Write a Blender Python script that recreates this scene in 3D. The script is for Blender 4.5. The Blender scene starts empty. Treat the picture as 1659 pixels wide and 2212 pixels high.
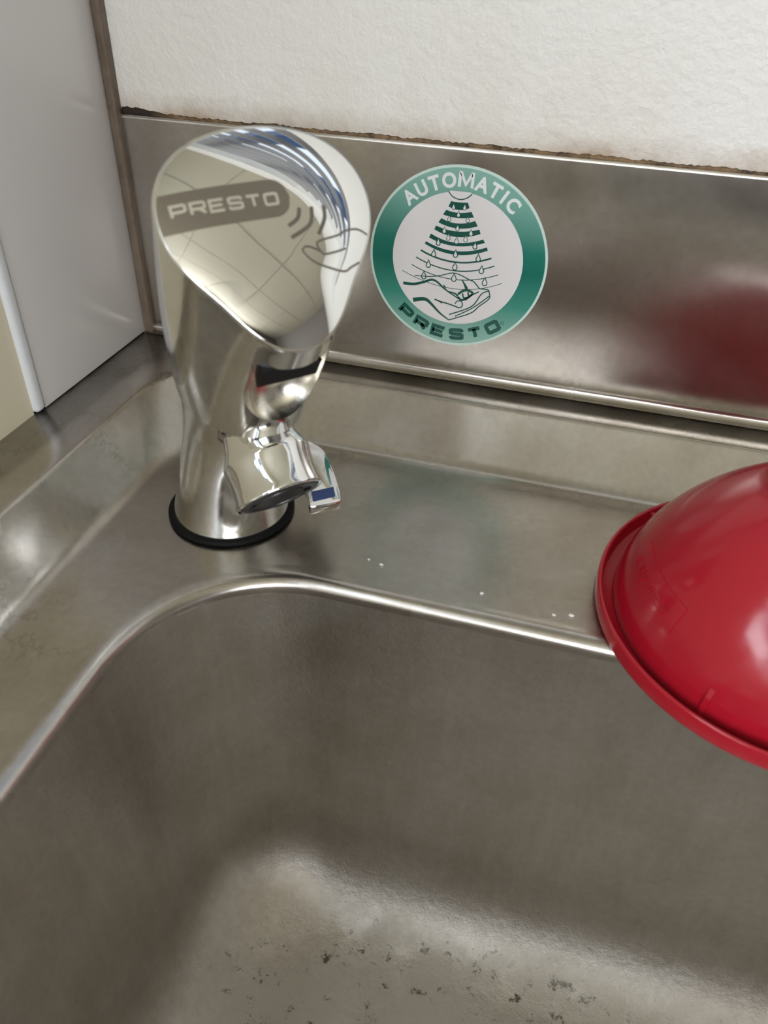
import bpy, bmesh, math, random
from mathutils import Vector, Matrix
import numpy as np
random.seed(4)
S = bpy.context.scene
COL = S.collection
MM = 0.001

# ------------------------------------------------------------------ camera
cam_d = bpy.data.cameras.new('camera'); cam = bpy.data.objects.new('camera', cam_d); COL.objects.link(cam)
RT = Vector((0.961525, 0.273049, 0.030236)); UP = Vector((-0.18915, 0.578192, 0.793673)); FW = Vector((-0.19923, 0.768855, -0.607593))
cam.matrix_world = Matrix(((RT.x, UP.x, -FW.x, .21168), (RT.y, UP.y, -FW.y, -.32263), (RT.z, UP.z, -FW.z, .18986), (0, 0, 0, 1)))
cam_d.sensor_fit = 'VERTICAL'; cam_d.sensor_height = 36; cam_d.sensor_width = 27
cam_d.lens = 36 * 1660 / 2212
cam_d.clip_start = .005; cam_d.clip_end = 50
cam_d.dof.use_dof = True; cam_d.dof.focus_distance = .33; cam_d.dof.aperture_fstop = 12
S.camera = cam

# ------------------------------------------------------------------ light and exposure
W = bpy.data.worlds.new('sky'); S.world = W; W.use_nodes = True
bg = W.node_tree.nodes['Background']; bg.inputs[0].default_value = (.75, .86, 1, 1); bg.inputs[1].default_value = 1.2
S.view_settings.view_transform = 'Standard'; S.view_settings.look = 'None'
S.view_settings.gamma = 1; S.view_settings.use_curve_mapping = False
S.view_settings.exposure = 0.24
S.cycles.sample_clamp_indirect = 4; S.cycles.blur_glossy = .6
def area(name, loc, rot, sx, sy, power, col):
    d = bpy.data.lights.new(name, 'AREA'); d.shape = 'RECTANGLE'; d.size = sx; d.size_y = sy; d.energy = power; d.color = col
    o = bpy.data.objects.new(name, d); COL.objects.link(o); o.location = loc; o.rotation_euler = rot
    return o
WIN = (-1.85, -.46, .20, .98)      # window opening in the left wall: y0, y1, z0, z1
area('window_left_offscreen', (-.13, (WIN[0]+WIN[1])/2, (WIN[2]+WIN[3])/2), (0, -math.pi/2, 0), WIN[3]-WIN[2], WIN[1]-WIN[0], 25, (.90, .95, 1.0))
WB = (.03, .83, .34, 1.16)          # window in the back wall above the sink: x0, x1, z0, z1
WF = (.35, 1.75, .38, 1.30)         # window in the front wall, behind the photographer: x0, x1, z0, z1
area('window_front_offscreen', ((WF[0]+WF[1])/2, -2.80, (WF[2]+WF[3])/2), (math.pi/2, 0, 0), WF[1]-WF[0], WF[3]-WF[2], 60, (.95, .97, 1.0))

# ------------------------------------------------------------------ material helpers
def mat(name, color=(.8, .8, .8), rough=.5, metal=0.0, **kw):
    m = bpy.data.materials.new(name); m.use_nodes = True
    b = m.node_tree.nodes['Principled BSDF']
    b.inputs['Base Color'].default_value = (*color, 1); b.inputs['Roughness'].default_value = rough; b.inputs['Metallic'].default_value = metal
    for k, v in kw.items(): b.inputs[k.replace('_', ' ')].default_value = v
    return m
class NT:
    def __init__(s, m):
        s.t = m.node_tree; s.b = s.t.nodes['Principled BSDF']
        s.pos = s.t.nodes.new('ShaderNodeNewGeometry').outputs['Position']
    def l(s, a, b): s.t.links.new(a, b)
    def n(s, typ, **kw):
        x = s.t.nodes.new(typ)
        for k, v in kw.items(): setattr(x, k, v)
        return x
    def scaled(s, sc, src=None):
        v = s.n('ShaderNodeVectorMath', operation='MULTIPLY'); s.l(src or s.pos, v.inputs[0]); v.inputs[1].default_value = sc; return v.outputs[0]
    def noise(s, sc, scale=1.0, detail=4, rough=.5):
        x = s.n('ShaderNodeTexNoise'); s.l(s.scaled(sc), x.inputs['Vector']); x.inputs['Scale'].default_value = scale
        x.inputs['Detail'].default_value = detail; x.inputs['Roughness'].default_value = rough
        return x.outputs['Fac']
    def ramp(s, f, stops):
        r = s.n('ShaderNodeValToRGB'); s.l(f, r.inputs[0]); e = r.color_ramp.elements
        while len(e) < len(stops): e.new(.5)
        for x, (p, c) in zip(e, stops):
            x.position = p; x.color = (c, c, c, 1) if isinstance(c, (int, float)) else (*c, 1)
        return r.outputs[0]
    def mix(s, f, a, b):
        x = s.n('ShaderNodeMix', data_type='RGBA')
        for i, v in ((0, f), (6, a), (7, b)):
            if isinstance(v, (int, float)): x.inputs[i].default_value = v
            elif isinstance(v, tuple): x.inputs[i].default_value = (*v, 1)
            else: s.l(v, x.inputs[i])
        return x.outputs[2]
    def math(s, op, a, b=0.0):
        x = s.n('ShaderNodeMath', operation=op)
        for i, v in ((0, a), (1, b)):
            if isinstance(v, (int, float)): x.inputs[i].default_value = v
            else: s.l(v, x.inputs[i])
        return x.outputs[0]
    def xyz(s):
        x = s.n('ShaderNodeSeparateXYZ'); s.l(s.pos, x.inputs[0]); return x.outputs
    def maprange(s, v, a, b, c=0.0, d=1.0):
        x = s.n('ShaderNodeMapRange'); s.l(v, x.inputs[0])
        for i, q in enumerate((a, b, c, d)): x.inputs[i+1].default_value = q
        return x.outputs[0]
    def bump(s, h, dist, strength=1.0, prev=None):
        x = s.n('ShaderNodeBump'); s.l(h, x.inputs['Height']); x.inputs['Distance'].default_value = dist; x.inputs['Strength'].default_value = strength
        if prev: s.l(prev, x.inputs['Normal'])
        s.l(x.outputs[0], s.b.inputs['Normal']); return x.outputs[0]
def steel(name, col, rough, stain, tangent=(1, 0, 0), aniso=.75, streak=None, floor=False, scratch=False):
    m = mat(name, col, rough, 1.0); k = NT(m); b = k.b
    big = k.noise((1, 1, 1), 38, 4, .55); fine = k.noise((1, 1, 1), 330, 2, .5)
    s1 = k.ramp(big, [(.25, 1.0), (.75, 0.0)])
    c = k.mix(k.math('MULTIPLY', s1, .75), col, stain)
    sp = k.maprange(fine, .3, .7)
    c = k.mix(k.math('MULTIPLY', sp, .18), c, tuple(.6*q for q in stain))
    if scratch:
        line = k.ramp(k.noise((1, .55, 1), 34, 9, .62), [(.488, 0.0), (.5, 1.0), (.512, 0.0)])
        line = k.math('MULTIPLY', k.math('MULTIPLY', line, k.maprange(k.xyz()[0], .085, .06)), k.ramp(k.noise((1, 1, 1), 14, 3, .5), [(.50, 0.0), (.66, .55)]))
        c = k.mix(line, c, (.13, .115, .10))
    r = k.maprange(k.noise((1, 1, 1), 40, 2, .5), .25, .75, rough-.03, rough+.05)
    if streak:
        st = k.ramp(k.noise((1, 1, .07), 170, 5, .65), [(.46, 0.0), (.72, 1.0)])
        c = k.mix(k.math('MULTIPLY', st, .34), c, streak)
    if floor:
        z = k.xyz()[2]
        low = k.maprange(z, -.166, -.178)
        lime = k.math('MULTIPLY', low, k.ramp(k.noise((1, 1, 1), 26, 8, .62), [(.42, 0.0), (.56, 1.0)]))
        c = k.mix(k.math('MULTIPLY', lime, .8), c, (.46, .42, .36))
        dirt = k.math('MULTIPLY', low, k.ramp(k.noise((1, 1, 1), 130, 8, .78), [(.575, 0.0), (.64, 1.0)]))
        c = k.mix(k.math('MULTIPLY', dirt, .9), c, (.035, .03, .022))
        r = k.math('ADD', r, k.math('MULTIPLY', lime, .15))
        k.l(k.math('SUBTRACT', 1.0, k.math('MULTIPLY', k.math('MAXIMUM', lime, dirt), .65)), b.inputs['Metallic'])
        k.bump(k.math('ADD', k.noise((1, 1, 1), 300, 6, .7), lime), .0006, .5)
    else:
        pass
    k.l(c, b.inputs['Base Color']); k.l(r, b.inputs['Roughness'])
    b.inputs['Anisotropic'].default_value = aniso
    t = k.n('ShaderNodeCombineXYZ')
    for i in range(3): t.inputs[i].default_value = tangent[i]
    k.l(t.outputs[0], b.inputs['Tangent'])
    return m

M_UP = steel('steel_upstand', (.56, .535, .50), .24, (.42, .375, .32))
M_DECK = steel('steel_deck', (.56, .535, .50), .26, (.42, .375, .32), aniso=.5, scratch=True)
M_BASIN = steel('steel_basin', (.56, .535, .50), .36, (.42, .375, .32), aniso=.3, streak=(.63, .60, .56), floor=True)

def chrome(name, col=(.86, .86, .85), rough=.03, blotch=0.0):
    m = mat(name, col, rough, 1.0); k = NT(m)
    if blotch:
        n = k.noise((1, 1, 1), 110, 7, .7)
        k.l(k.maprange(n, .35, .7, rough, rough+blotch), k.b.inputs['Roughness'])
        k.l(k.mix(k.ramp(k.noise((1, 1, 1), 75, 6, .6), [(.4, 0.0), (.7, .35)]), col, (.56, .55, .51)), k.b.inputs['Base Color'])
    return m
M_CHROME = chrome('chrome_polished')
M_BODY = chrome('chrome_dulled', (.80, .80, .79), .06, .16)
M_FACE = chrome('chrome_mirror_face', (.86, .86, .84), .012)
M_ETCH = mat('etched_grey', (.27, .24, .195), .45, .8)
M_ETCHLINE = mat('etched_line', (.22, .20, .165), .42, .8)
M_ETCHTEXT = mat('polished_lettering', (.86, .85, .80), .22, .9)
M_CUP = chrome('raw_cast_recess', (.80, .76, .68), .16, .18)
M_BLACK = mat('black_gloss_plastic', (.004, .004, .005), .35, Specular_IOR_Level=.15)
M_RUBBER = mat('black_rubber', (.006, .006, .006), .6, Specular_IOR_Level=.15)
M_AER = mat('dark_grey_aerator', (.05, .05, .052), .35, .4)
M_BLUE = mat('blue_enamel', (.02, .055, .20), .3)

m = mat('red_plastic', (.40, .009, .022), .14, 0); M_RED = m
k = NT(m); k.b.inputs['Specular IOR Level'].default_value = .55
k.l(k.mix(k.ramp(k.noise((1, 1, 1), 60, 5, .6), [(.4, 0.0), (.7, .5)]), (.40, .009, .022), (.37, .009, .021)), k.b.inputs['Base Color'])
k.l(k.maprange(k.noise((1, 1, 1), 90, 6, .7), .35, .7, .10, .24), k.b.inputs['Roughness'])
k.bump(k.noise((1, 1, 1), 70, 3, .5), .0004, .35)
k.b.inputs['Subsurface Weight'].default_value = .06; k.b.inputs['Subsurface Radius'].default_value = (.004, .001, .001)

m = mat('white_textured_wall_paint', (.80, .785, .745), .55); M_WALL = m
k = NT(m); x, y, z = k.xyz()
tex = k.noise((1, 1, 1), 330, 3, .55)
rag = k.noise((1, 1, 1), 70, 6, .7)
hgt = k.math('ADD', z, k.math('MULTIPLY', k.math('SUBTRACT', rag, .5), -.014))
stain = k.ramp(k.maprange(hgt, .1203, .1313), [(0.0, 1.0), (.35, .55), (1.0, 0.0)])
patch = k.ramp(k.noise((1, 1, 1), 16, 5, .6), [(.35, .15), (.6, 1.0)])
c = k.mix(k.math('MULTIPLY', stain, k.math('MULTIPLY', patch, .95)), (.80, .785, .745), (.30, .165, .07))
halo = k.math('MULTIPLY', k.maprange(z, .175, .121), k.ramp(k.noise((1, 1, .35), 22, 5, .6), [(.40, 0.0), (.75, .55)]))
c = k.mix(halo, c, (.62, .55, .43))
k.l(c, k.b.inputs['Base Color']); k.bump(tex, .0013, .62)

M_PANEL = mat('white_laminate', (.74, .72, .71), .22)
M_EDGE = mat('white_edge_strip', (.80, .82, .86), .3)
M_CREAM = mat('cream_wall_paint', (.78, .72, .55), .55)
M_CEIL = mat('cream_ceiling', (.56, .515, .40), .6)
M_GRID = mat('ceiling_bar_grey', (.42, .39, .33), .5)
M_TAUPE = mat('taupe_wall_paint', (.10, .082, .066), .6)
M_MID = mat('grey_beige_wall_paint', (.22, .20, .18), .6)
M_FLOOR = mat('grey_vinyl', (.12, .11, .10), .5)
M_WFRAME = mat('blue_window_paint', (.03, .09, .22), .4)
M_SLAT = mat('blind_slat', (.50, .46, .43), .45)
M_WHITE = mat('white_gloss_paint', (.8, .8, .78), .35)
m = mat('brown_dirty_silicone', (.30, .245, .185), .5); M_SEAL = m
k = NT(m)
k.l(k.mix(k.ramp(k.noise((1, 1, .4), 60, 7, .7), [(.35, 0.0), (.65, 1.0)]), (.20, .155, .115), (.10, .072, .048)), k.b.inputs['Base Color'])
k.bump(k.noise((1, 1, 1), 350, 4, .6), .0006, .6)
m = mat('mouldy_joint_filler', (.4, .3, .2), .7); M_MOULD = m
k = NT(m)
c = k.mix(k.ramp(k.noise((1, 1, 1), 45, 6, .7), [(.40, 0.0), (.60, 1.0)]), (.045, .025, .013), (.26, .165, .085))
c = k.mix(k.ramp(k.noise((1, 1, 1), 160, 6, .75), [(.52, 0.0), (.60, .8)]), c, (.03, .017, .010))
c = k.mix(k.maprange(k.xyz()[0], .032, .018), c, (.022, .013, .008))
k.l(c, k.b.inputs['Base Color']); k.bump(k.noise((1, 1, 1), 700, 4, .7), .0009, .8)

# sticker print
m = mat('sticker_green_print', (.02, .2, .15), .28); M_GREEN = m
k = NT(m); z = k.xyz()[2]
g = k.maprange(z, .0766-.0344, .0766+.0344)
k.l(k.ramp(g, [(0.0, (.27, .48, .40)), (.25, (.045, .26, .20)), (.47, (.004, .145, .105)), (.60, (.012, .18, .135)), (.85, (.17, .38, .32)), (1.0, (.24, .45, .39))]), k.b.inputs['Base Color'])
M_STWHITE = mat('sticker_white', (.76, .74, .74), .3)
M_STMARGIN = mat('sticker_pale_margin', (.58, .74, .68), .3)
M_STDARK = mat('sticker_dark_green', (.006, .085, .062), .3)
M_STLET = mat('sticker_white_lettering', (.80, .83, .82), .3)

# ------------------------------------------------------------------ object helpers
def link(o, parent=None):
    COL.objects.link(o)
    if parent: o.parent = parent
    return o
def mesh(name, verts, faces, material, parent=None, smooth=True, scale=MM):
    me = bpy.data.meshes.new(name); me.from_pydata([tuple(c*scale for c in v) for v in verts], [], faces)
    me.materials.append(material)
    bm = bmesh.new(); bm.from_mesh(me); bmesh.ops.remove_doubles(bm, verts=bm.verts, dist=1e-7); bmesh.ops.recalc_face_normals(bm, faces=bm.faces); bm.to_mesh(me); bm.free()
    if smooth:
        for p in me.polygons: p.use_smooth = True
    return link(bpy.data.objects.new(name, me), parent)
def sharp(o, deg=35):
    bm = bmesh.new(); bm.from_mesh(o.data)
    for e in bm.edges:
        e.smooth = not (len(e.link_faces) == 2 and e.calc_face_angle(0) > math.radians(deg))
    bm.to_mesh(o.data); bm.free(); return o
def empty(name, loc, label, cat, group=None, rz=0):
    o = link(bpy.data.objects.new(name, None)); o.location = [c*MM for c in loc]; o.rotation_euler = (0, 0, rz); o.empty_display_size = .02
    o['label'] = label; o['category'] = cat
    if group: o['group'] = group
    return o
def tag(o, label, cat, group=None):
    o['label'] = label; o['category'] = cat
    if group: o['group'] = group
    return o
def struct(o): o['kind'] = 'structure'; return o
def box(name, x0, x1, y0, y1, z0, z1, material, parent=None, bev=0.0, seg=3):
    bm = bmesh.new(); bmesh.ops.create_cube(bm, size=1)
    for v in bm.verts: v.co = Vector(((x0+x1)/2+v.co.x*(x1-x0), (y0+y1)/2+v.co.y*(y1-y0), (z0+z1)/2+v.co.z*(z1-z0)))*MM
    if bev: bmesh.ops.bevel(bm, geom=bm.edges[:], offset=bev*MM, segments=seg, affect='EDGES', profile=.5)
    me = bpy.data.meshes.new(name); bm.to_mesh(me); bm.free(); me.materials.append(material)
    if bev:
        for p in me.polygons: p.use_smooth = True
    o = link(bpy.data.objects.new(name, me), parent)
    if bev: sharp(o, 50)
    return o
def boxes(name, lst, material, parent=None):
    V, F = [], []
    for (x0, x1, y0, y1, z0, z1) in lst:
        b = len(V); V += [(x, y, z) for x in (x0, x1) for y in (y0, y1) for z in (z0, z1)]
        F += [tuple(b+i for i in f) for f in ((0, 1, 3, 2), (4, 6, 7, 5), (0, 4, 5, 1), (2, 3, 7, 6), (0, 2, 6, 4), (1, 5, 7, 3))]
    return mesh(name, V, F, material, parent, smooth=False)
def loft(loops, closed=True, cap0=False, cap1=False):
    V, F = [], []; n = len(loops[0])
    for L in loops: V += [tuple(p) for p in L]
    for i in range(len(loops)-1):
        for j in range(n if closed else n-1):
            a = i*n+j; b = i*n+(j+1) % n; F.append((a, b, b+n, a+n))
    if cap0: F.append(tuple(range(n-1, -1, -1)))
    if cap1: F.append(tuple(range((len(loops)-1)*n, len(loops)*n)))
    return V, F
def lathe(prof, seg=96):
    return [[(r*math.cos(2*math.pi*j/seg), r*math.sin(2*math.pi*j/seg), z) for j in range(seg)] for r, z in prof]
def resample(pts, step):
    out = [pts[0]]
    for a, b in zip(pts, pts[1:]):
        d = math.dist(a, b); n = max(1, int(math.ceil(d/step)))
        out += [(a[0]+(b[0]-a[0])*i/n, a[1]+(b[1]-a[1])*i/n) for i in range(1, n+1)]
    return out
def smooth_line(pts, n=6):
    P = [pts[0]]+list(pts)+[pts[-1]]; out = []
    for i in range(1, len(P)-2):
        p0, p1, p2, p3 = P[i-1], P[i], P[i+1], P[i+2]
        for q in range(n):
            t = q/n
            out.append(tuple(.5*((2*p1[c])+(-p0[c]+p2[c])*t+(2*p0[c]-5*p1[c]+4*p2[c]-p3[c])*t*t+(-p0[c]+3*p1[c]-3*p2[c]+p3[c])*t**3) for c in (0, 1)))
    return out+[tuple(pts[-1])]
def ribbon(pts, w, w2=None, closed=False):
    """flat strip of width w along a 2D line with mitred joins -> verts2d, quads"""
    n = len(pts); V, F = [], []
    for i in range(n):
        a = pts[(i-1) % n] if (closed or i > 0) else None; b = pts[(i+1) % n] if (closed or i < n-1) else None; p = pts[i]
        def nrm(u, v):
            d = math.dist(u, v) or 1e-9; return (-(v[1]-u[1])/d, (v[0]-u[0])/d)
        n1 = nrm(a, p) if a else None; n2 = nrm(p, b) if b else None
        if n1 and n2:
            mx, my = n1[0]+n2[0], n1[1]+n2[1]; q = mx*mx+my*my
            if q < .3: mx, my, q = n2[0]*1.4, n2[1]*1.4, 2
            s = 2/q; nx, ny = mx*s, my*s
            L = math.hypot(nx, ny); nx, ny = (nx/L*min(L, 1.6), ny/L*min(L, 1.6)) if L else (0, 0)
        else: nx, ny = n1 or n2
        ww = w if w2 is None else w+(w2-w)*i/(n-1)
        V += [(p[0]+nx*ww/2, p[1]+ny*ww/2), (p[0]-nx*ww/2, p[1]-ny*ww/2)]
    m_ = n if closed else n-1
    for i in range(m_):
        j = (i+1) % n; F.append((2*i, 2*i+1, 2*j+1, 2*j))
    return V, F
def joined(parts):
    V, F = [], []
    for v, f in parts:
        b = len(V); V += list(v); F += [tuple(i+b for i in q) for q in f]
    return V, F
def solid(V2, F, place, h0, h1):
    """2D sheet -> thin solid; place(u, v, h) -> xyz"""
    n = len(V2); V = [place(u, v, h0) for u, v in V2]+[place(u, v, h1) for u, v in V2]; G = []
    cnt = {}
    for f in F:
        for i in range(len(f)):
            e = (f[i], f[(i+1) % len(f)]); cnt[tuple(sorted(e))] = cnt.get(tuple(sorted(e)), 0)+1
    for f in F:
        G.append(tuple(f)); G.append(tuple(i+n for i in reversed(f)))
        for i in range(len(f)):
            a, b = f[i], f[(i+1) % len(f)]
            if cnt[tuple(sorted((a, b)))] == 1: G.append((a, a+n, b+n, b))
    return V, G
def glyph(ch, offset=0.0):
    cu = bpy.data.curves.new('glyph', 'FONT'); cu.body = ch; cu.size = 1; cu.align_x = 'CENTER'; cu.resolution_u = 4; cu.offset = offset
    o = bpy.data.objects.new('glyph', cu); COL.objects.link(o)
    bpy.context.view_layer.update()
    me = bpy.data.meshes.new_from_object(o.evaluated_get(bpy.context.evaluated_depsgraph_get()))
    V = [(v.co.x, v.co.y) for v in me.vertices]; F = [tuple(p.vertices) for p in me.polygons]
    bpy.data.objects.remove(o); bpy.data.curves.remove(cu); bpy.data.meshes.remove(me)
    return V, F
def wide_letter(ch, w, h, t):
    A = {'P': [[(0, 0), (0, 1), (.85, 1), (1, .9), (1, .5), (.85, .4), (0, .4)]],
         'R': [[(0, 0), (0, 1), (.85, 1), (1, .9), (1, .54), (.85, .44), (0, .44)], [(.55, .44), (1, 0)]],
         'E': [[(1, 1), (0, 1), (0, 0), (1, 0)], [(0, .5), (.9, .5)]],
         'S': [[(1, .76), (.96, .92), (.86, 1), (.14, 1), (.02, .92), (.02, .60), (.14, .52), (.86, .48), (.98, .40), (.98, .08), (.86, 0), (.14, 0), (.04, .08), (0, .24)]],
         'T': [[(0, 1), (1, 1)], [(.5, 1), (.5, 0)]],
         'O': [[(.12, 0), (.02, .1), (.02, .9), (.12, 1), (.88, 1), (.98, .9), (.98, .1), (.88, 0)]]}
    parts = []
    for s in A[ch]:
        pts = [(t/2+x*(w-t)-w/2, t/2+y*(h-t)-h/2) for x, y in s]
        if ch == 'O': pts = resample(pts+[pts[0]], 1.2)[:-1]
        else: pts = resample(pts, 1.2)
        # squared stroke ends
        parts.append(ribbon(pts, t, closed=(ch == 'O')))
    return joined(parts)

# ------------------------------------------------------------------ the room
X0, X1, YF, ZC, ZF = -1.5, 3000, -2700, 1500, -880
bx0, bx1, bz0, bz1 = [c*1000 for c in WB]
struct(boxes('wall_back', [(X0-120, X1, 1.5, 100, ZF, bz0), (X0-120, X1, 1.5, 100, bz1, ZC), (X0-120, bx0, 1.5, 100, bz0, bz1), (bx1, X1, 1.5, 100, bz0, bz1)], M_WALL))
wy0, wy1, wz0, wz1 = [c*1000 for c in WIN]
struct(boxes('wall_left', [(X0-110, X0, wy1, -91, ZF, ZC), (X0-110, X0, wy0, wy1, ZF, wz0), (X0-110, X0, wy0, wy1, wz1, ZC), (X0-110, X0, YF, wy0, ZF, ZC),
                           (X0-110, -18, -91, 1.5, ZF, ZC)], M_CREAM))
struct(boxes('wall_right', [(X1, X1+100, YF, 100, ZF, ZC)], M_MID))
fx0, fx1, fz0, fz1 = [c*1000 for c in WF]
struct(boxes('wall_front', [(X0-110, X1+100, YF-100, YF, ZF, fz0), (X0-110, X1+100, YF-100, YF, fz1, ZC), (X0-110, fx0, YF-100, YF, fz0, fz1), (fx1, X1+100, YF-100, YF, fz0, fz1)], M_TAUPE))
struct(boxes('floor', [(X0-110, X1+100, YF-100, 100, ZF-60, ZF)], M_FLOOR))
ceil = struct(boxes('ceiling', [(X0-110, X1+100, YF-100, 100, ZC, ZC+60)], M_CEIL))
bars = [(x, x+7, YF, 0, ZC-4, ZC) for x in (140, 740, 1340, 1940, 2540)] + [(0, X1, y, y+7, ZC-4.2, ZC) for y in (-330, -930, -1530, -2130)]
for i, bx in enumerate(bars): boxes('ceiling_bar', [bx], M_GRID, ceil)

win = struct(boxes('window_1', [(X0-80, X0-20, wy0, wy0+40, wz0, wz1), (X0-80, X0-20, wy1-40, wy1, wz0, wz1), (X0-80, X0-20, wy0+40, wy1-40, wz0, wz0+40), (X0-80, X0-20, wy0+40, wy1-40, wz1-40, wz1)], M_WHITE))
ym = (wy0+wy1)/2
boxes('window_mullion', [(X0-75, X0-25, ym-22, ym+22, wz0+40, wz1-40)], M_WFRAME, win)
for zz in (460, 720): boxes('window_transom', [(X0-70, X0-30, wy0+40, wy1-40, zz-14, zz+14)], M_WFRAME, win)
mg = bpy.data.materials.new('window_glass'); mg.use_nodes = True; t = mg.node_tree; t.nodes.remove(t.nodes['Principled BSDF'])
a_ = t.nodes.new('ShaderNodeBsdfTransparent'); b_ = t.nodes.new('ShaderNodeBsdfGlossy'); b_.inputs['Roughness'].default_value = .02
x_ = t.nodes.new('ShaderNodeMixShader'); x_.inputs[0].default_value = .06
t.links.new(a_.outputs[0], x_.inputs[1]); t.links.new(b_.outputs[0], x_.inputs[2]); t.links.new(x_.outputs[0], t.nodes['Material Output'].inputs[0])
for (a, b) in ((wy0+40, ym-22), (ym+22, wy1-40)): boxes('window_pane', [(X0-52, X0-48, a, b, wz0+40, wz1-40)], mg, win)

win2 = struct(boxes('window_2', [(bx0, bx0+30, 40, 80, bz0, bz1), (bx1-30, bx1, 40, 80, bz0, bz1), (bx0+30, bx1-30, 40, 80, bz0, bz0+30), (bx0+30, bx1-30, 40, 80, bz1-30, bz1)], M_WHITE))
for x in (230, 540): boxes('window_mullion', [(x, x+64, 42, 78, bz0+30, bz1-30)], M_WFRAME, win2)
for a, b in ((bx0+30, 230), (294, 540), (604, bx1-30)): boxes('window_pane', [(a, b, 58, 62, bz0+30, bz1-30)], mg, win2)
for i in range(8): boxes('blind_slat', [(bx0+32, bx1-32, 18, 36, bz0+70+88*i, bz0+73+88*i)], M_SLAT, win2)

win3 = struct(boxes('window_3', [(fx0, fx0+40, YF-80, YF-20, fz0, fz1), (fx1-40, fx1, YF-80, YF-20, fz0, fz1), (fx0+40, fx1-40, YF-80, YF-20, fz0, fz0+40), (fx0+40, fx1-40, YF-80, YF-20, fz1-40, fz1)], M_WHITE))
for x in (780, 1240): boxes('window_mullion', [(x, x+80, YF-78, YF-22, fz0+40, fz1-40)], M_WFRAME, win3)
for a, b in ((fx0+40, 780), (860, 1240), (1320, fx1-40)):
    boxes('window_pane', [(a, b, YF-52, YF-48, fz0+40, fz1-40)], mg, win3)
    for zz in (640, 900): boxes('window_transom', [(a, b, YF-70, YF-30, zz, zz+30)], M_WHITE, win3)

# corner silicone and panel edge strip
o = struct(box('trim_1', -.2, 4.4, -3.2, 1.6, 22, 1499, M_SEAL, bev=1.2))
o = struct(box('trim_2', -14, .9, -91, -85, 22.1, 1499, M_EDGE, bev=2.2, seg=4))

o = tag(box('side_panel', -18, 0, -85, -.5, 22.1, 1498, M_PANEL, bev=.5), 'plain white laminate side panel standing at the end of the steel sink', 'panel')

# ------------------------------------------------------------------ sink
SX, SY = 560, -560
sink = empty('sink', (270, -280, 0), 'brushed stainless steel sink with raised rim, back upstand and deep rounded basin', 'sink')
def part(o, root):            # keep world position under a root
    o.parent = root; o.matrix_parent_inverse = Matrix.Translation(root.location).inverted(); return o
def rr(x0, x1, y0, y1, r, z, n=20, m=26):
    P = []
    cs = [((x0+r, y1-r), 180), ((x1-r, y1-r), 90), ((x1-r, y0+r), 0), ((x0+r, y0+r), -90)]
    # clockwise from the left side: corner arcs 180->90, 90->0, 0->-90, -90->-180
    for i, ((cx, cy), a0) in enumerate(cs):
        arc = [(cx+r*math.cos(math.radians(a0-90*t/n)), cy+r*math.sin(math.radians(a0-90*t/n)), z) for t in range(n+1)]
        P += arc
        (nx, ny), na = cs[(i+1) % 4]
        q = (nx+r*math.cos(math.radians(na)), ny+r*math.sin(math.radians(na)), z); e = arc[-1]
        for t in range(1, m): P.append((e[0]+(q[0]-e[0])*t/m, e[1]+(q[1]-e[1])*t/m, z))
    return P
def L(x, y, r, z): return rr(x, SX-x, SY+x, y, r, z)
rim_loops = [L(-1.4, 0, .6, 0.5), L(-1.4, 0, .6, 22), L(27.2, -19.6, 38.5, 22), L(28.4, -20.8, 39.5, 22.1), L(29.2, -21.6, 40, 21.95), L(29.9, -22.3, 40.3, 21.45), L(30.5, -22.9, 40.6, 20.7),
             L(37, -31, 44, 12), L(43.4, -39, 46.5, 3.6), L(44.6, -40.6, 47.2, 2.2), L(46, -42.3, 48, 1.1), L(47.6, -44.2, 48.8, .4), L(49.6, -46.4, 49.5, .05), L(53, -50, 50.5, 0), L(66, -92.6, 52, -.1), L(77, -123.1, 54, 0),
             L(79.1, -125.6, 54.5, .25), L(80.7, -127.2, 55, .5), L(82.3, -128.7, 55.3, .45), L(83.9, -130.1, 55.2, -.2), L(85.1, -131.2, 55, -1.3), L(85.8, -131.9, 54.6, -3), L(86.1, -132.2, 54.4, -5)]
V, F = loft(rim_loops); part(mesh('deck', V, F, M_DECK), sink)
bl = [L(86.1, -132.2, 54.4, -5), L(86.5, -132.6, 54.2, -9), L(87.1, -133.2, 53.8, -16), L(90, -136.1, 52, -60), L(93.4, -139.6, 50, -110), L(95.2, -141.4, 48.5, -134)]
R_ = 43
for i in range(1, 11):
    a = math.radians(9*i); bl.append(L(95.7+R_*(1-math.cos(a)), -141.9-R_*(1-math.cos(a)), 48.5-6*i/10, -137-R_*math.sin(a)))
bl += [L(160, -207, 36, -180.6), L(210, -245, 20, -181.6), L(268, -276, 8, -182)]
V, F = loft(bl, cap1=True); part(mesh('basin', V, F, M_BASIN), sink)
prof = [(-4, 22.1), (-2.6, 22.35), (-1.4, 22.9), (-.6, 23.8), (-.15, 25), (0, 26.6), (0, 60), (0, 119.9), (.15, 120.8), (.6, 121.4), (1.45, 121.6), (1.45, 22.1)]
lo = [[(x, y, z) for y, z in prof] for x in (-1.3, 60, 160, 300, SX)]
V, F = loft(lo, cap0=True, cap1=True); part(sharp(mesh('upstand', V, F, M_UP)), sink)

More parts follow.
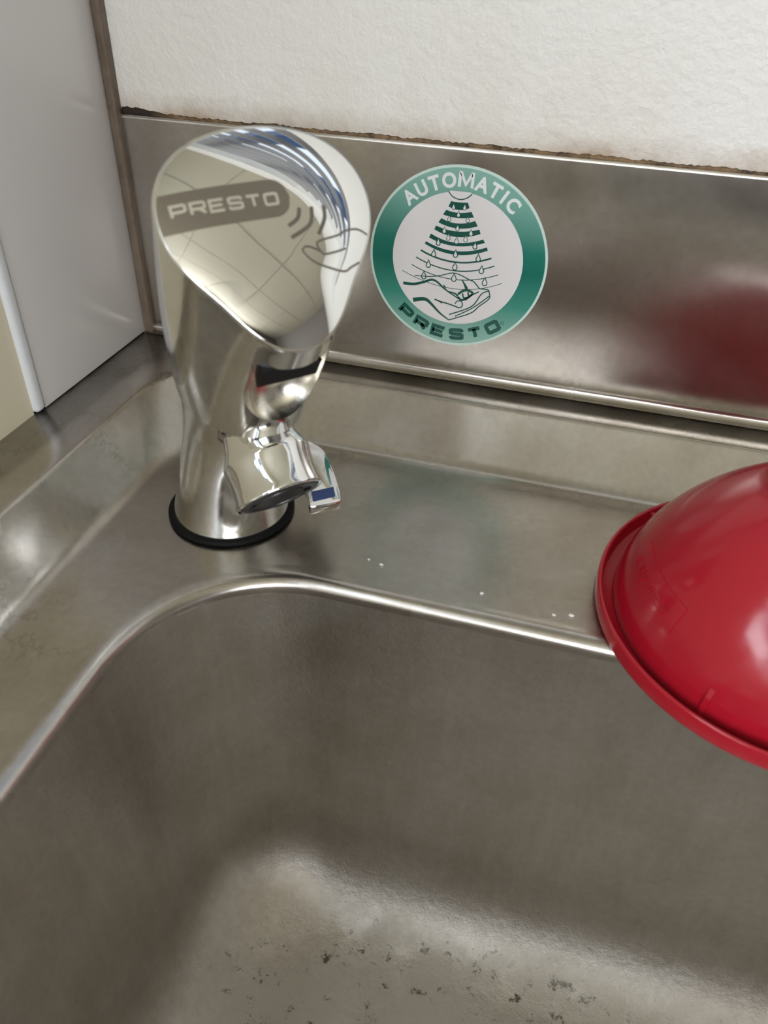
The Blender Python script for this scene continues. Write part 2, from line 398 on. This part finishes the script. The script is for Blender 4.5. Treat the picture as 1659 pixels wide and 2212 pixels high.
# mouldy joint along the top of the upstand: ragged bead
V = []; n = 420; ring = 6; rows = []
for i in range(n+1):
    x = 4.4+(SX-4.4)*i/n
    hh = .35+.7*abs(math.sin(x*.071)+.6*math.sin(x*.213+1))*.6+random.random()*.6
    if x < 26: hh += 1.6*(1-max(0, (x-12))/14) if x > 12 else 1.6
    dd = .35+.5*random.random()
    rows.append([(x, 1.5, 121.3), (x, .6-.1*random.random(), 121.3), (x, 1.2-dd, 121.8+.3*hh), (x, 1.25-.4*dd, 121.5+.8*hh), (x, 1.5, 121.6+hh)])
V, F = loft(rows, closed=True, cap0=True, cap1=True)
struct(mesh('trim_3', V, F, M_MOULD))

# base cabinet under the sink
cab = empty('base_cabinet', (280, -280, ZF), 'white base cabinet carrying the steel sink', 'cabinet')
part(boxes('body', [(-1, 16, -540, 0, ZF, .4), (544, 560, -540, 0, ZF, .4), (16, 544, -10, 0, ZF, .4), (16, 544, -540, 0, ZF, ZF+100)], M_WHITE), cab)
for x0 in (1, 281):
    d = part(box('door', x0, x0+278, -559, -541, ZF+80, -10, M_WHITE, bev=1.5), cab)
    h = part(box('handle', x0+(240 if x0 == 1 else 24), x0+(252 if x0 == 1 else 36), -580, -559, -190, -60, M_CHROME, bev=3), cab)
    h.parent = d; h.matrix_parent_inverse = Matrix.Identity(4); h.matrix_parent_inverse = Matrix.Translation(cab.location).inverted() if False else Matrix.Identity(4)

# ------------------------------------------------------------------ round sticker
st = empty('sticker', (155.87, -.05, 76.6), 'round green and white sticker reading AUTOMATIC PRESTO on the steel upstand', 'sticker')
st.scale = (.9545, 1, .9545)
def disc(name, r, y0, y1, material, parent, seg=120, r0=0):
    if r0:
        lo = [[(rr_*math.cos(2*math.pi*j/seg), y, rr_*math.sin(2*math.pi*j/seg)) for j in range(seg)] for rr_, y in ((r0, y0), (r, y0), (r, y1), (r0, y1), (r0, y0))]
        V, F = loft(lo)
    else:
        V, F = loft([[(r*math.cos(2*math.pi*j/seg), y, r*math.sin(2*math.pi*j/seg)) for j in range(seg)] for y in (y0, y1)], cap0=True, cap1=True)
    return mesh(name, V, F, material, parent, smooth=False)
disc('backing', 40.2, .05, -.15, M_STMARGIN, st)
ringo = disc('printed_ring', 39.1, -.14, -.20, M_GREEN, st, r0=29.5)
disc('centre', 29.55, -.14, -.20, M_STWHITE, st)
def SP(u, v, h): return (u, -h, v)
def flat(name, V2, F, material, parent, h0=.19, h1=.24):
    V, G = solid(V2, F, SP, h0, h1); return mesh(name, V, G, material, parent, smooth=False)
# AUTOMATIC
wd = {'A': 1.0, 'U': 1.0, 'T': .92, 'O': 1.1, 'M': 1.2, 'I': .50, 'C': 1.05}
word = 'AUTOMATIC'; tot = sum(wd[c] for c in word); ang = 137.5; span = 93.0
for ch in word:
    a = ang-span*wd[ch]/tot/2; ang -= span*wd[ch]/tot
    V2, F2 = glyph(ch, .036) if ch != 'M' else ribbon([(-.36, 0), (-.36, .68), (-.30, .68), (0, .14), (.30, .68), (.36, .68), (.36, 0)], .165)
    ra = math.radians(a); out = (math.cos(ra), math.sin(ra)); tan = (math.sin(ra), -math.cos(ra))
    Q = [(out[0]*(31.4+y*8.2)+tan[0]*x*7.6, out[1]*(31.4+y*8.2)+tan[1]*x*7.6) for x, y in V2]
    flat('letter', Q, F2, M_STLET, ringo)
for i, ch in enumerate('PRESTO'):
    a = math.radians(230.6+14.75*i); V2, F2 = wide_letter(ch, 7.3, 5.8, 1.75)
    inn = (-math.cos(a), -math.sin(a)); tan = (-math.sin(a), math.cos(a)); rc = 34.6
    Q = [(-inn[0]*rc+inn[0]*y+tan[0]*x, -inn[1]*rc+inn[1]*y+tan[1]*x) for x, y in V2]
    flat('letter', Q, F2, M_STDARK, ringo)
rg = [(23.8+.75*math.cos(2*math.pi*j/14), -26.0+.75*math.sin(2*math.pi*j/14)) for j in range(14)]
flat('registered_mark', *ribbon(rg, .25, closed=True), M_STDARK, ringo)
# spray bands: left end, middle, right end for upper and lower border
cut = [((-4.6, 25.3), (-1.1, 25.1), (2.7, 25.4)), ((-5.6, 23.0), (-.8, 22.0), (3.6, 23.2)), ((-6.4, 21.5), (-1.2, 20.8), (4.6, 21.8)), ((-7.7, 19.4), (-1, 18.6), (5.9, 19.6)),
       ((-8.3, 17.8), (-1.1, 16.3), (6.6, 18.2)), ((-9.5, 15.9), (-.9, 14.2), (7.9, 16.1)), ((-10.4, 14.4), (-1.1, 12.9), (8.8, 14.8)), ((-11.1, 12.7), (-1.1, 10.5), (9.5, 13.0)),
       ((-12.5, 10.7), (-1.2, 8.0), (10.9, 10.8)), ((-13.2, 8.9), (-1.1, 6.5), (11.8, 9.4)), ((-14.5, 7.1), (-1.1, 4.3), (12.9, 7.6)), ((-15.0, 6.0), (-1.0, 2.7), (13.4, 6.2))]
def bow(p, n=14):
    (x0, y0), (xm, ym_), (x1, y1) = p; out = []
    for i in range(n+1):
        t = i/n; cx, cy = 2*xm-(x0+x1)/2, 2*ym_-(y0+y1)/2
        out.append(((1-t)**2*x0+2*t*(1-t)*cx+t*t*x1, (1-t)**2*y0+2*t*(1-t)*cy+t*t*y1))
    return out
for i in range(0, 12, 2):
    A, B_ = bow(cut[i]), bow(cut[i+1]); n = len(A)
    flat('spray_band', A+B_, [(j, j+1, n+j+1, n+j) for j in range(n-1)], M_STDARK, st)
for p, w in ((((-16.6, 2.9), (-.7, -.6), (15.4, 3.1)), .75), (((-18.6, -.5), (-.6, -4.5), (17.2, -.1)), .5), (((-20.5, -4.1), (-.6, -8.5), (19.3, -3.8)), .36), (((-24.8, -7.4), (-.5, -12.8), (21.4, -7.4)), .26)):
    flat('spray_line', *ribbon(bow(p), w), M_STDARK, st)
flat('nozzle_arc', *ribbon(smooth_line([(-5.9, 29.0), (-4.2, 27.3), (-1.7, 26.4), (.4, 26.5), (2.4, 27.4), (4.2, 29.0)]), .45), M_STDARK, st)
noz = smooth_line([(-5.7, 29.0), (-4.1, 27.5), (-1.7, 26.6), (.4, 26.7), (2.3, 27.6), (4.0, 29.0)])
flat('nozzle', noz+[(3.6, 29.6), (-5.2, 29.6)], [tuple(range(len(noz)+2))], M_STWHITE, st, .2, .23)
def drop(cx, cy, s):
    return [(cx+s*x, cy+s*y) for x, y in ((0, 1.75), (.35, .85), (.75, .1), (.82, -.45), (.55, -.95), (0, -1.15), (-.55, -.95), (-.82, -.45), (-.75, .1), (-.35, .85))]
for i, (x, y) in enumerate([(-3.3, 22.9), (1.5, 23.2), (-.9, 20.0), (-4.8, 17.8), (3.3, 18.2), (-.8, 14.2), (-6.6, 12.6), (5.3, 12.8), (-4.5, 9.8), (-.8, 8.7), (3.2, 10.0), (-8.9, 7.2), (7.6, 7.5), (-10.6, 2.0), (-.7, 2.9), (9.6, 2.3), (-12.7, -3.1), (-.5, -2.7), (11.6, -2.8), (-14.5, -8.6), (-.5, -7.9), (13.6, -8.0)]):
    s = .84+.024*i
    d = flat('water_drop', drop(x, y, s), [tuple(range(10))], M_STWHITE, st, .235, .27)
    flat('drop_outline', *ribbon(drop(x, y, s), (.26 if i < 11 else .42), closed=True), M_STDARK, d, .25, .285)
hand = [([(-24, -13.2), (-19, -13.0), (-14.4, -11.5), (-10.8, -9.9), (-8.1, -10.6), (-4.5, -13.3), (-.8, -15.4), (2.8, -17.3)], 1.0, .35),
        ([(-18.7, -8.9), (-12.9, -8.7), (-7.2, -7.6), (-1.9, -5.7), (1.8, -5.9), (6.4, -7.6), (8.8, -8.4), (11.6, -11.2)], .28, .38),
        ([(11.6, -11.2), (15.5, -11.2), (16.2, -12.5), (16.7, -14.2), (15.8, -16.1), (12.2, -19.5), (8.6, -23.3), (-1.2, -28.0)], .35, .38),
        ([(-18.9, -20.6), (-13.3, -19.5), (-10.3, -21.2), (-5.9, -25.1), (-1.2, -28.0)], 1.5, .35),
        ([(15.9, -11.7), (12.7, -13.6), (8.8, -20.0), (-1.2, -25.3)], .35, .4), ([(16.4, -13.9), (14.1, -16.3), (8.6, -21.2), (1.5, -25.8)], .35, .35),
        ([(11.5, -12.6), (8.3, -14.8), (5.7, -17.5)], .4, .3), ([(-8.7, -18.9), (-5.7, -19.7), (-2.7, -20.1), (1.4, -21.0), (3.2, -21.4), (4.5, -20.3), (4.0, -18.3), (2.0, -18.3), (1.0, -19.9)], .5, .3),
        ([(2.0, -15.1), (4.1, -13.3), (6.4, -12.7), (8.7, -13.6), (7.7, -15.1), (5.6, -16.9), (3.7, -17.5), (2.1, -16.2)], .8, .7), ([(3.4, -8.3), (5.0, -10.6), (5.8, -12.2)], .3, 1.2), ([(-6.9, -19.2), (-5.1, -20.4)], .4, .3), ([(4.1, -14.4), (4.8, -16.4), (6.2, -16.0)], .5, .4), ([(6.5, -13.4), (7.0, -15.4)], .5, .5),
        ([(-5.0, -11.6), (-3.8, -13.0)], .5, .3), ([(-2.0, -14.4), (.8, -15.0), (2.0, -16.0)], .4, .7)]
parts = [ribbon(smooth_line(p, 5), a*1.35, b*1.35) for p, a, b in hand]
flat('hand_drawing', *joined(parts), M_STDARK, st, .275, .30)

# ------------------------------------------------------------------ tap
PHI = 0.820589; KT = 0.059095; S0, Z0, TAU = 44.054, 117.156, 0.903353; FA = (30.677, 5.77, 1.274, -2.945)
tap = empty('sensor_tap', (90.18, -98.86, 0), 'chrome sensor tap with slanted mirror face on the steel sink deck', 'tap', rz=PHI-math.pi/2)
def TL(s, d, z): return (s, d+KT*z, z)          # forward, to its right, up -> local xyz
N = 120; TH = [2*math.pi*j/N for j in range(N)]     # 0 = back/top of the face, pi = front tip
cT, sT = math.cos(TAU), math.sin(TAU)
def face_r(th): return sum(a*math.cos(i*th) for i, a in enumerate(FA))
def face_pt(u, v, h=0.0):                           # on the slanted face: right, up along the face, out of it
    return TL(S0-v*cT+h*sT, u, Z0+v*sT+h*cT)
def face_uv(th, k): r = face_r(th)*k; return r*math.sin(th), r*math.cos(th)
HD = 3.4
def dome(u, v):
    th = math.atan2(u, v); rho = math.hypot(u, v)/face_r(th); return HD*(1-min(rho, 1)**3.2)
def loop_flat(s, a, b, z0, tilt=0.0, sq=0.0):       # ellipse: half length a along s, half width b, z drops by tilt to the front
    out = []
    for th in TH:
        c, q = -math.cos(th), math.sin(th)
        out.append(np.array([s+a*c, b*q, z0-tilt*c]))
    return out
def outer_loop(k, h):
    out = []
    for th in TH:
        u, v = face_uv(th, k); out.append(np.array([S0-v*cT+h*sT, u, Z0+v*sT+h*cT]))
    return out
low = [loop_flat(0, 23.2, 23.2, 1.6), loop_flat(.1, 22.6, 22.6, 5), loop_flat(.4, 21.3, 21.3, 11), loop_flat(.9, 20.0, 20.0, 19), loop_flat(1.8, 19.2, 19.0, 28), loop_flat(3.4, 19.6, 18.1, 38), loop_flat(6.4, 21.8, 18.2, 48, 1.0)]
crease = loop_flat(11.8, 28.6, 20.7, 59.0, 3.6)
top = outer_loop(1.0, -1.1)
up = []
for i in range(1, 14):
    t = i/14; e = t**1.12
    row = []
    for j in range(N):
        p = crease[j]*(1-e)+top[j]*e
        # belly of the shell
        c = (crease[j]+top[j])/2; b = math.sin(math.pi*t)*1.6
        dirv = np.array([-math.cos(TH[j]), math.sin(TH[j]), 0]); row.append(p+dirv*b*(1.0-.8*max(0, -math.cos(TH[j]))))
    up.append(row)
rimc = [outer_loop(1.0, -.5), outer_loop(.992, -.05), outer_loop(.975, .0)]
crease_in = loop_flat(11.2, 27.2, 19.6, 58.0, 3.6)
loops = low+[crease_in, crease]+up+[top]+rimc
V, F = loft([[TL(*p) for p in l] for l in loops], cap0=True, cap1=True)
body = mesh('body', V, F, M_BODY, tap)
# cut the recess below the tip of the face
def ellip(c, ra, rb, rc, ax):                       # ra along ax (s,z), rb sideways, rc across
    nx = (ax[1], -ax[0]); lo = []
    for i in range(0, 25):
        ph = math.pi*i/24; rr_ = math.sin(ph); q = -math.cos(ph)
        lo.append([TL(c[0]+ax[0]*ra*q+nx[0]*rc*rr_*math.cos(t), rb*rr_*math.sin(t), c[1]+ax[1]*ra*q+nx[1]*rc*rr_*math.cos(t)) for t in [2*math.pi*j/40 for j in range(40)]])
    return loft(lo)
AXR = (.50, .866)
def bullet(c, ra, rb, rc, q0=-1.0, q1=.95, dd=0.0):         # round below, straight-sided above, flat top
    nx = (AXR[1], -AXR[0]); lo = []
    for i in range(0, 25):
        q = q0+(q1-q0)*(1-math.cos(math.pi/2*i/24)); rr_ = max(.02, math.sqrt(max(0, 1-q*q))) if q < 0 else 1.0
        lo.append([TL(c[0]+AXR[0]*ra*q+nx[0]*rc*rr_*math.cos(t), dd+rb*rr_*math.sin(t), c[1]+AXR[1]*ra*q+nx[1]*rc*rr_*math.cos(t)) for t in [2*math.pi*j/48 for j in range(48)]])
    return loft(lo, cap0=True, cap1=True)
V, F = bullet((51.0, 75.8), 13.4, 13.6, 12.5, -1.0, 1.0)
cutter = mesh('cutter', V, F, M_CUP)
cutter.parent = tap
bpy.context.view_layer.update()
md = body.modifiers.new('cut', 'BOOLEAN'); md.operation = 'DIFFERENCE'; md.object = cutter; md.solver = 'EXACT'; md.material_mode = 'TRANSFER'
bpy.context.view_layer.update()
new = bpy.data.meshes.new_from_object(body.evaluated_get(bpy.context.evaluated_depsgraph_get()))
body.modifiers.clear(); body.data = new; new.name = 'body'
bpy.data.objects.remove(cutter)
bm = bmesh.new(); bm.from_mesh(new); bmesh.ops.remove_doubles(bm, verts=bm.verts, dist=2e-6); bm.to_mesh(new); bm.free()
for p in new.polygons: p.use_smooth = True
sharp(body, 22)
# mirror face
lo = [[face_pt(*face_uv(th, k), dome(*face_uv(th, k*.9999))-.25) for th in TH] for k in (.982, .97, .95, .92, .88, .83, .77, .7, .6, .5, .4, .3, .2, .1, .01)]
lo = [[face_pt(*face_uv(th, .985), -.9) for th in TH]]+lo
V, F = loft(lo, cap0=True, cap1=True); face = mesh('mirror_face', V, F, M_FACE, tap)
face['label'] = 'polished mirror face with etched grey lettering and hand drawing'
def FP(h): return lambda u, v, k: face_pt(u, v, dome(u, v)-.25+k)
def on_face(name, V2, F2, material, parent, h0, h1, sm=True):
    V, G = solid(V2, F2, lambda u, v, k: face_pt(u, v, dome(u, v)-.25+k), h0, h1); return mesh(name, V, G, material, parent, smooth=False)
rows = []; nu = 40; nv = 8
for i in range(nu+1):
    u = -31.5+37.3*i/nu; vb, vt = 7.6, 18.2
    if u > .6: q = (u-.6)/5.2; q = min(q, 1); dv = 5.3*(1-math.sqrt(max(0, 1-q*q))); vb += dv; vt -= dv
    rows.append([(u, vb+(vt-vb)*j/nv) for j in range(nv+1)])
V2 = []
for r_ in rows:
    for (u, v) in r_:
        th = math.atan2(u, v); rm = face_r(th)*.968; rr_ = math.hypot(u, v)
        if rr_ > rm: u, v = u*rm/rr_, v*rm/rr_
        V2.append((u, v))
F2 = [(i*(nv+1)+j, i*(nv+1)+j+1, (i+1)*(nv+1)+j+1, (i+1)*(nv+1)+j) for i in range(nu) for j in range(nv)]
tagp = on_face('etched_tag', V2, F2, M_ETCH, face, -.05, .05)
for i, ch in enumerate('PRESTO'):
    V2, F2 = wide_letter(ch, 4.5, 3.7, .8); cx, cy = -25.6+5.15*i, 13.25-.12*i+.02
    on_face('letter', [(cx+x, cy+y) for x, y in V2], F2, M_ETCHTEXT, face, .03, .10)
for p, w in (([(7.7, 9.3), (6.4, 6.5), (3.1, 4.7)], 1.15), ([(11.5, 9.2), (9.6, 4.4), (3.0, 1.4)], 1.15), ([(15.3, 9.2), (14.6, 5.5), (11.5, 1.3)], 1.15)):
    on_face('wave_mark', *ribbon(smooth_line(p, 8), w), M_ETCHLINE, face, -.05, .06)
hl = [[(28.3, -.1), (24.8, 1.5), (20.7, 1.4), (17.3, .3), (11.1, -.6), (10.2, -1.8), (11.0, -3.6), (12.0, -4.4), (16.0, -4.1), (19.3, -3.5)],
      [(11.0, -3.6), (8.3, -2.0), (6.4, -1.6), (5.4, -2.7), (7.3, -5.4), (10.6, -7.5), (16.9, -9.7), (20.2, -8.7), (23.5, -7.6)]]
on_face('hand_mark', *joined([ribbon(smooth_line(p, 8), .62) for p in hl]), M_ETCHLINE, face, -.05, .06)
# black sensor window filling the top of the recess
V, F = bullet((51.0, 75.8), 13.4, 9.6, 12.2, .46, .99, -1.6)
bm = bmesh.new(); vs = [bm.verts.new([c*MM for c in v]) for v in V]
for f in F: bm.faces.new([vs[i] for i in f])
bmesh.ops.remove_doubles(bm, verts=bm.verts, dist=1e-7)
def cutplane(s, z, ns, nz):
    p = Vector(TL(s, 0, z))*MM; nn = Vector((ns, 0, nz)).normalized()
    g = bmesh.ops.bisect_plane(bm, geom=bm.verts[:]+bm.edges[:]+bm.faces[:], plane_co=p, plane_no=nn, clear_outer=True)
    es = [e for e in g['geom_cut'] if isinstance(e, bmesh.types.BMEdge)]; bmesh.ops.edgeloop_fill(bm, edges=es)
cutplane(54.4, 83.5, .86, -.5)
bmesh.ops.recalc_face_normals(bm, faces=bm.faces)
me = bpy.data.meshes.new('sensor_window'); bm.to_mesh(me); bm.free(); me.materials.append(M_BLACK)
sw = link(bpy.data.objects.new('sensor_window', me), tap); sw['label'] = 'black sensor window'
# spout
AX = (math.cos(math.radians(41)), -math.sin(math.radians(41))); EC = (45.04, 33.53)
def tube_loops(prof, seg=72):
    lo = []
    for r, t in prof:      # t = distance along the axis from the end
        lo.append([TL(EC[0]+AX[0]*t-AX[1]*r*math.cos(a), r*math.sin(a), EC[1]+AX[1]*t+AX[0]*r*math.cos(a)) for a in [2*math.pi*j/seg for j in range(seg)]])
    return lo
V, F = loft(tube_loops([(11.5, -34), (12.2, -24), (13.2, -19), (14.6, -16.2), (15.1, -14.8), (15.15, -13.8), (14.85, -11), (14.6, -8), (14.6, -5), (14.85, -2.5), (15.2, -.8), (15.2, -.2), (14.9, .1), (13.9, .1), (13.6, -.3), (13.5, -1.5)]), cap0=True, cap1=True)
sp = sharp(mesh('spout', V, F, M_CHROME, tap), 60)
V, F = loft(tube_loops([(13.4, -1.45), (13.4, .0), (12.9, .35), (11.2, .35), (11.0, -.2), (8.6, -.2), (8.4, .3), (.2, .5)]), cap0=True, cap1=True)
sharp(mesh('aerator', V, F, M_AER, sp), 30)
for sgn in (-1, 1):
    lo = [[TL(EC[0]+AX[0]*t-AX[1]*(1.1*math.cos(a)), sgn*10.2+1.1*math.sin(a), EC[1]+AX[1]*t+AX[0]*(1.1*math.cos(a))) for a in [2*math.pi*j/14 for j in range(14)]] for t in (-.4, .42)]
    V, F = loft(lo, cap0=True, cap1=True); mesh('aerator_slot', V, F, M_BLACK, sp)
# lever
outl = smooth_line([(-4, 15), (-2, 26), (4, 32.0), (10, 34.2), (16, 33.8), (28, 31.0), (38.6, 27.4), (42.2, 25.7)], 5)+[(42.6, 24.8), (41.0, 14.9), (40.4, 14.2)]+smooth_line([(33, 16.8), (20, 18.2), (8, 14)], 5)
def lev_z(s): return 24.5-.065*s
def inset(pts, e):
    cx = sum(p[0] for p in pts)/len(pts); cy = sum(p[1] for p in pts)/len(pts)
    return [(p[0]+(cx-p[0])*e/max(8, math.dist(p, (cx, cy))), p[1]+(cy-p[1])*e/max(8, math.dist(p, (cx, cy)))) for p in pts]
lo = [[TL(s, d, lev_z(s)+h) for s, d in inset(outl, e)] for e, h in ((.9, -4.2), (.1, -3.6), (0, -3.2), (0, -.7), (.25, -.2), (.9, 0))]
V, F = loft(lo, cap0=True, cap1=True); lev = sharp(mesh('lever', V, F, M_CHROME, tap), 40)
q = [(34.3, 26.9), (39.6, 24.9), (38.6, 16.2), (33.2, 18.2)]
V = [TL(s, d, lev_z(s)+h) for h in (-.05, .08) for s, d in q]
mesh('blue_mark', V, [(0, 1, 2, 3), (4, 5, 6, 7), (0, 1, 5, 4), (1, 2, 6, 5), (2, 3, 7, 6), (3, 0, 4, 7)], M_BLUE, lev, smooth=False)
# rubber gasket
V, F = loft([[(x, y, z) for x, y, z in l] for l in lathe([(20, -.1), (24.6, -.1), (25.1, .5), (25.0, 1.6), (24.2, 2.3), (22.9, 2.4), (20, 2.2)])], cap0=True, cap1=True)
mesh('base_gasket', V, F, M_RUBBER, tap)

# ------------------------------------------------------------------ red bowl upside down
bowl = empty('bowl', (298.4, -102.6, 1.6), 'red plastic bowl lying upside down across the sink edge', 'bowl')
bowl.rotation_euler = (math.radians(2.0), 0, 0); bowl.scale = (.951, .951, .951)
PROF = [(60.6*(1-t**1.64)**(1/1.55), 1.8+64.5*t) for t in [.86*i/24 for i in range(25)]]+[(22.6, 58.6), (21.2, 59.5), (19.6, 60.0), (18.2, 59.7), (17.4, 58.8), (16, 58.4), (.3, 58.4)]
inner = [(max(.3, r-1.8), z-1.8) for r, z in PROF]
V, F = loft(lathe(inner[::-1]+[(59.2, 0), (60.6, -.1)][:1]+PROF, 128), cap0=True, cap1=True)
mesh('shell', V, F, M_RED, bowl)
V, F = loft(lathe([(58.9, 0), (66.2, -.05), (66.9, .4), (67.0, 1.0), (67.0, 6.4), (66.7, 7.1), (66.2, 7.3), (65.6, 7.1), (65.3, 6.4), (65.0, 1.6), (64.4, 1.1), (60.2, 1.1), (58.9, 1.1), (58.9, 0)], 160))
sharp(mesh('rim', V, F, M_RED, bowl), 60)
def wall_rz(z):
    for (r0, z0), (r1, z1) in zip(PROF, PROF[1:]):
        if z0 <= z <= z1: return r0+(r1-r0)*(z-z0)/(z1-z0)
    return PROF[0][0]
def wall_pt(a, z, h):
    r = wall_rz(z); dr = (wall_rz(z+1)-wall_rz(z-1))/2; nl = math.hypot(1, dr)
    return ((r+h/nl)*math.cos(a), (r+h/nl)*math.sin(a), z-h*dr/nl)
for a0, h0 in ((137, 6), (239.5, 12), (17, 6), (327, 15)):
    a0 = math.radians(a0); V = []
    zs = [1.5, 4, 7, 10, 13, h0+1]
    if h0 < 8: zs = [1.5, 3, 4.5, 5.8]
    w = .9
    for z in zs:
        r = wall_rz(z)-.5; r2 = (wall_rz(z)+1.1-(.9 if z == zs[-1] else 0)) if h0 > 8 else 65.5
        for rr_, sgn in ((r, -1), (r2, -1), (r2, 1), (r, 1)):
            V.append((rr_*math.cos(a0)-sgn*w*math.sin(a0), rr_*math.sin(a0)+sgn*w*math.cos(a0), z))
    n = len(zs); V2, F2 = loft([V[4*i:4*i+4] for i in range(n)], cap0=True, cap1=True); mesh('rib', V2, F2, M_RED, bowl, smooth=False)
# raised name plate on the wall, with raised lettering
A0, A1 = math.radians(-179), math.radians(-141.5)
def plate(u, v, h): return wall_pt(A0+(A1-A0)*u, 17.6+9.6*v, h)
nu, nv = 30, 8; V2 = [(i/nu, j/nv) for i in range(nu+1) for j in range(nv+1)]
F2 = [(i*(nv+1)+j, i*(nv+1)+j+1, (i+1)*(nv+1)+j+1, (i+1)*(nv+1)+j) for i in range(nu) for j in range(nv)]
V, G = solid(V2, F2, plate, -.2, .45); pl = mesh('name_plate', V, G, M_RED, bowl, smooth=False); sharp(pl, 30)
for p in pl.data.polygons: p.use_smooth = True
for i, ch in enumerate('curver'):
    g = glyph(ch, 0.0); cx = (.13, .28, .41, .55, .70, .84)[i]
    V, G = solid([(cx+x*.20, .25+y*.72) for x, y in g[0]], g[1], plate, .3, .95); mesh('letter', V, G, M_RED, pl, smooth=False)

# ------------------------------------------------------------------ crumbs on the deck
for i, (x, y, r) in enumerate(((157.5, -114, .75), (196, -118, .7), (152, -112.6, .5), (222, -121, .6), (228, -119.5, .8))):
    bm = bmesh.new(); bmesh.ops.create_icosphere(bm, subdivisions=1, radius=r*MM)
    for v in bm.verts: v.co = Vector((v.co.x*random.uniform(.8, 1.6), v.co.y*random.uniform(.7, 1.2), v.co.z*random.uniform(.5, .8)))
    me = bpy.data.meshes.new('crumb'); bm.to_mesh(me); bm.free(); me.materials.append(M_WHITE)
    o = link(bpy.data.objects.new('crumb', me)); o.location = (x*MM, y*MM, r*.4*MM)
    if i in (0, 2): tag(o, ('larger' if i == 0 else 'smaller')+' tiny white crumb of the pair on the deck near the tap lever', 'crumb', 'crumbs on the sink deck')
    elif i == 1: tag(o, 'tiny white crumb lying alone midway between the tap and the red bowl', 'crumb', 'crumbs on the sink deck')
    else: tag(o, ('larger' if i == 4 else 'smaller')+' tiny white crumb of the pair on the deck beside the red bowl', 'crumb', 'crumbs on the sink deck')
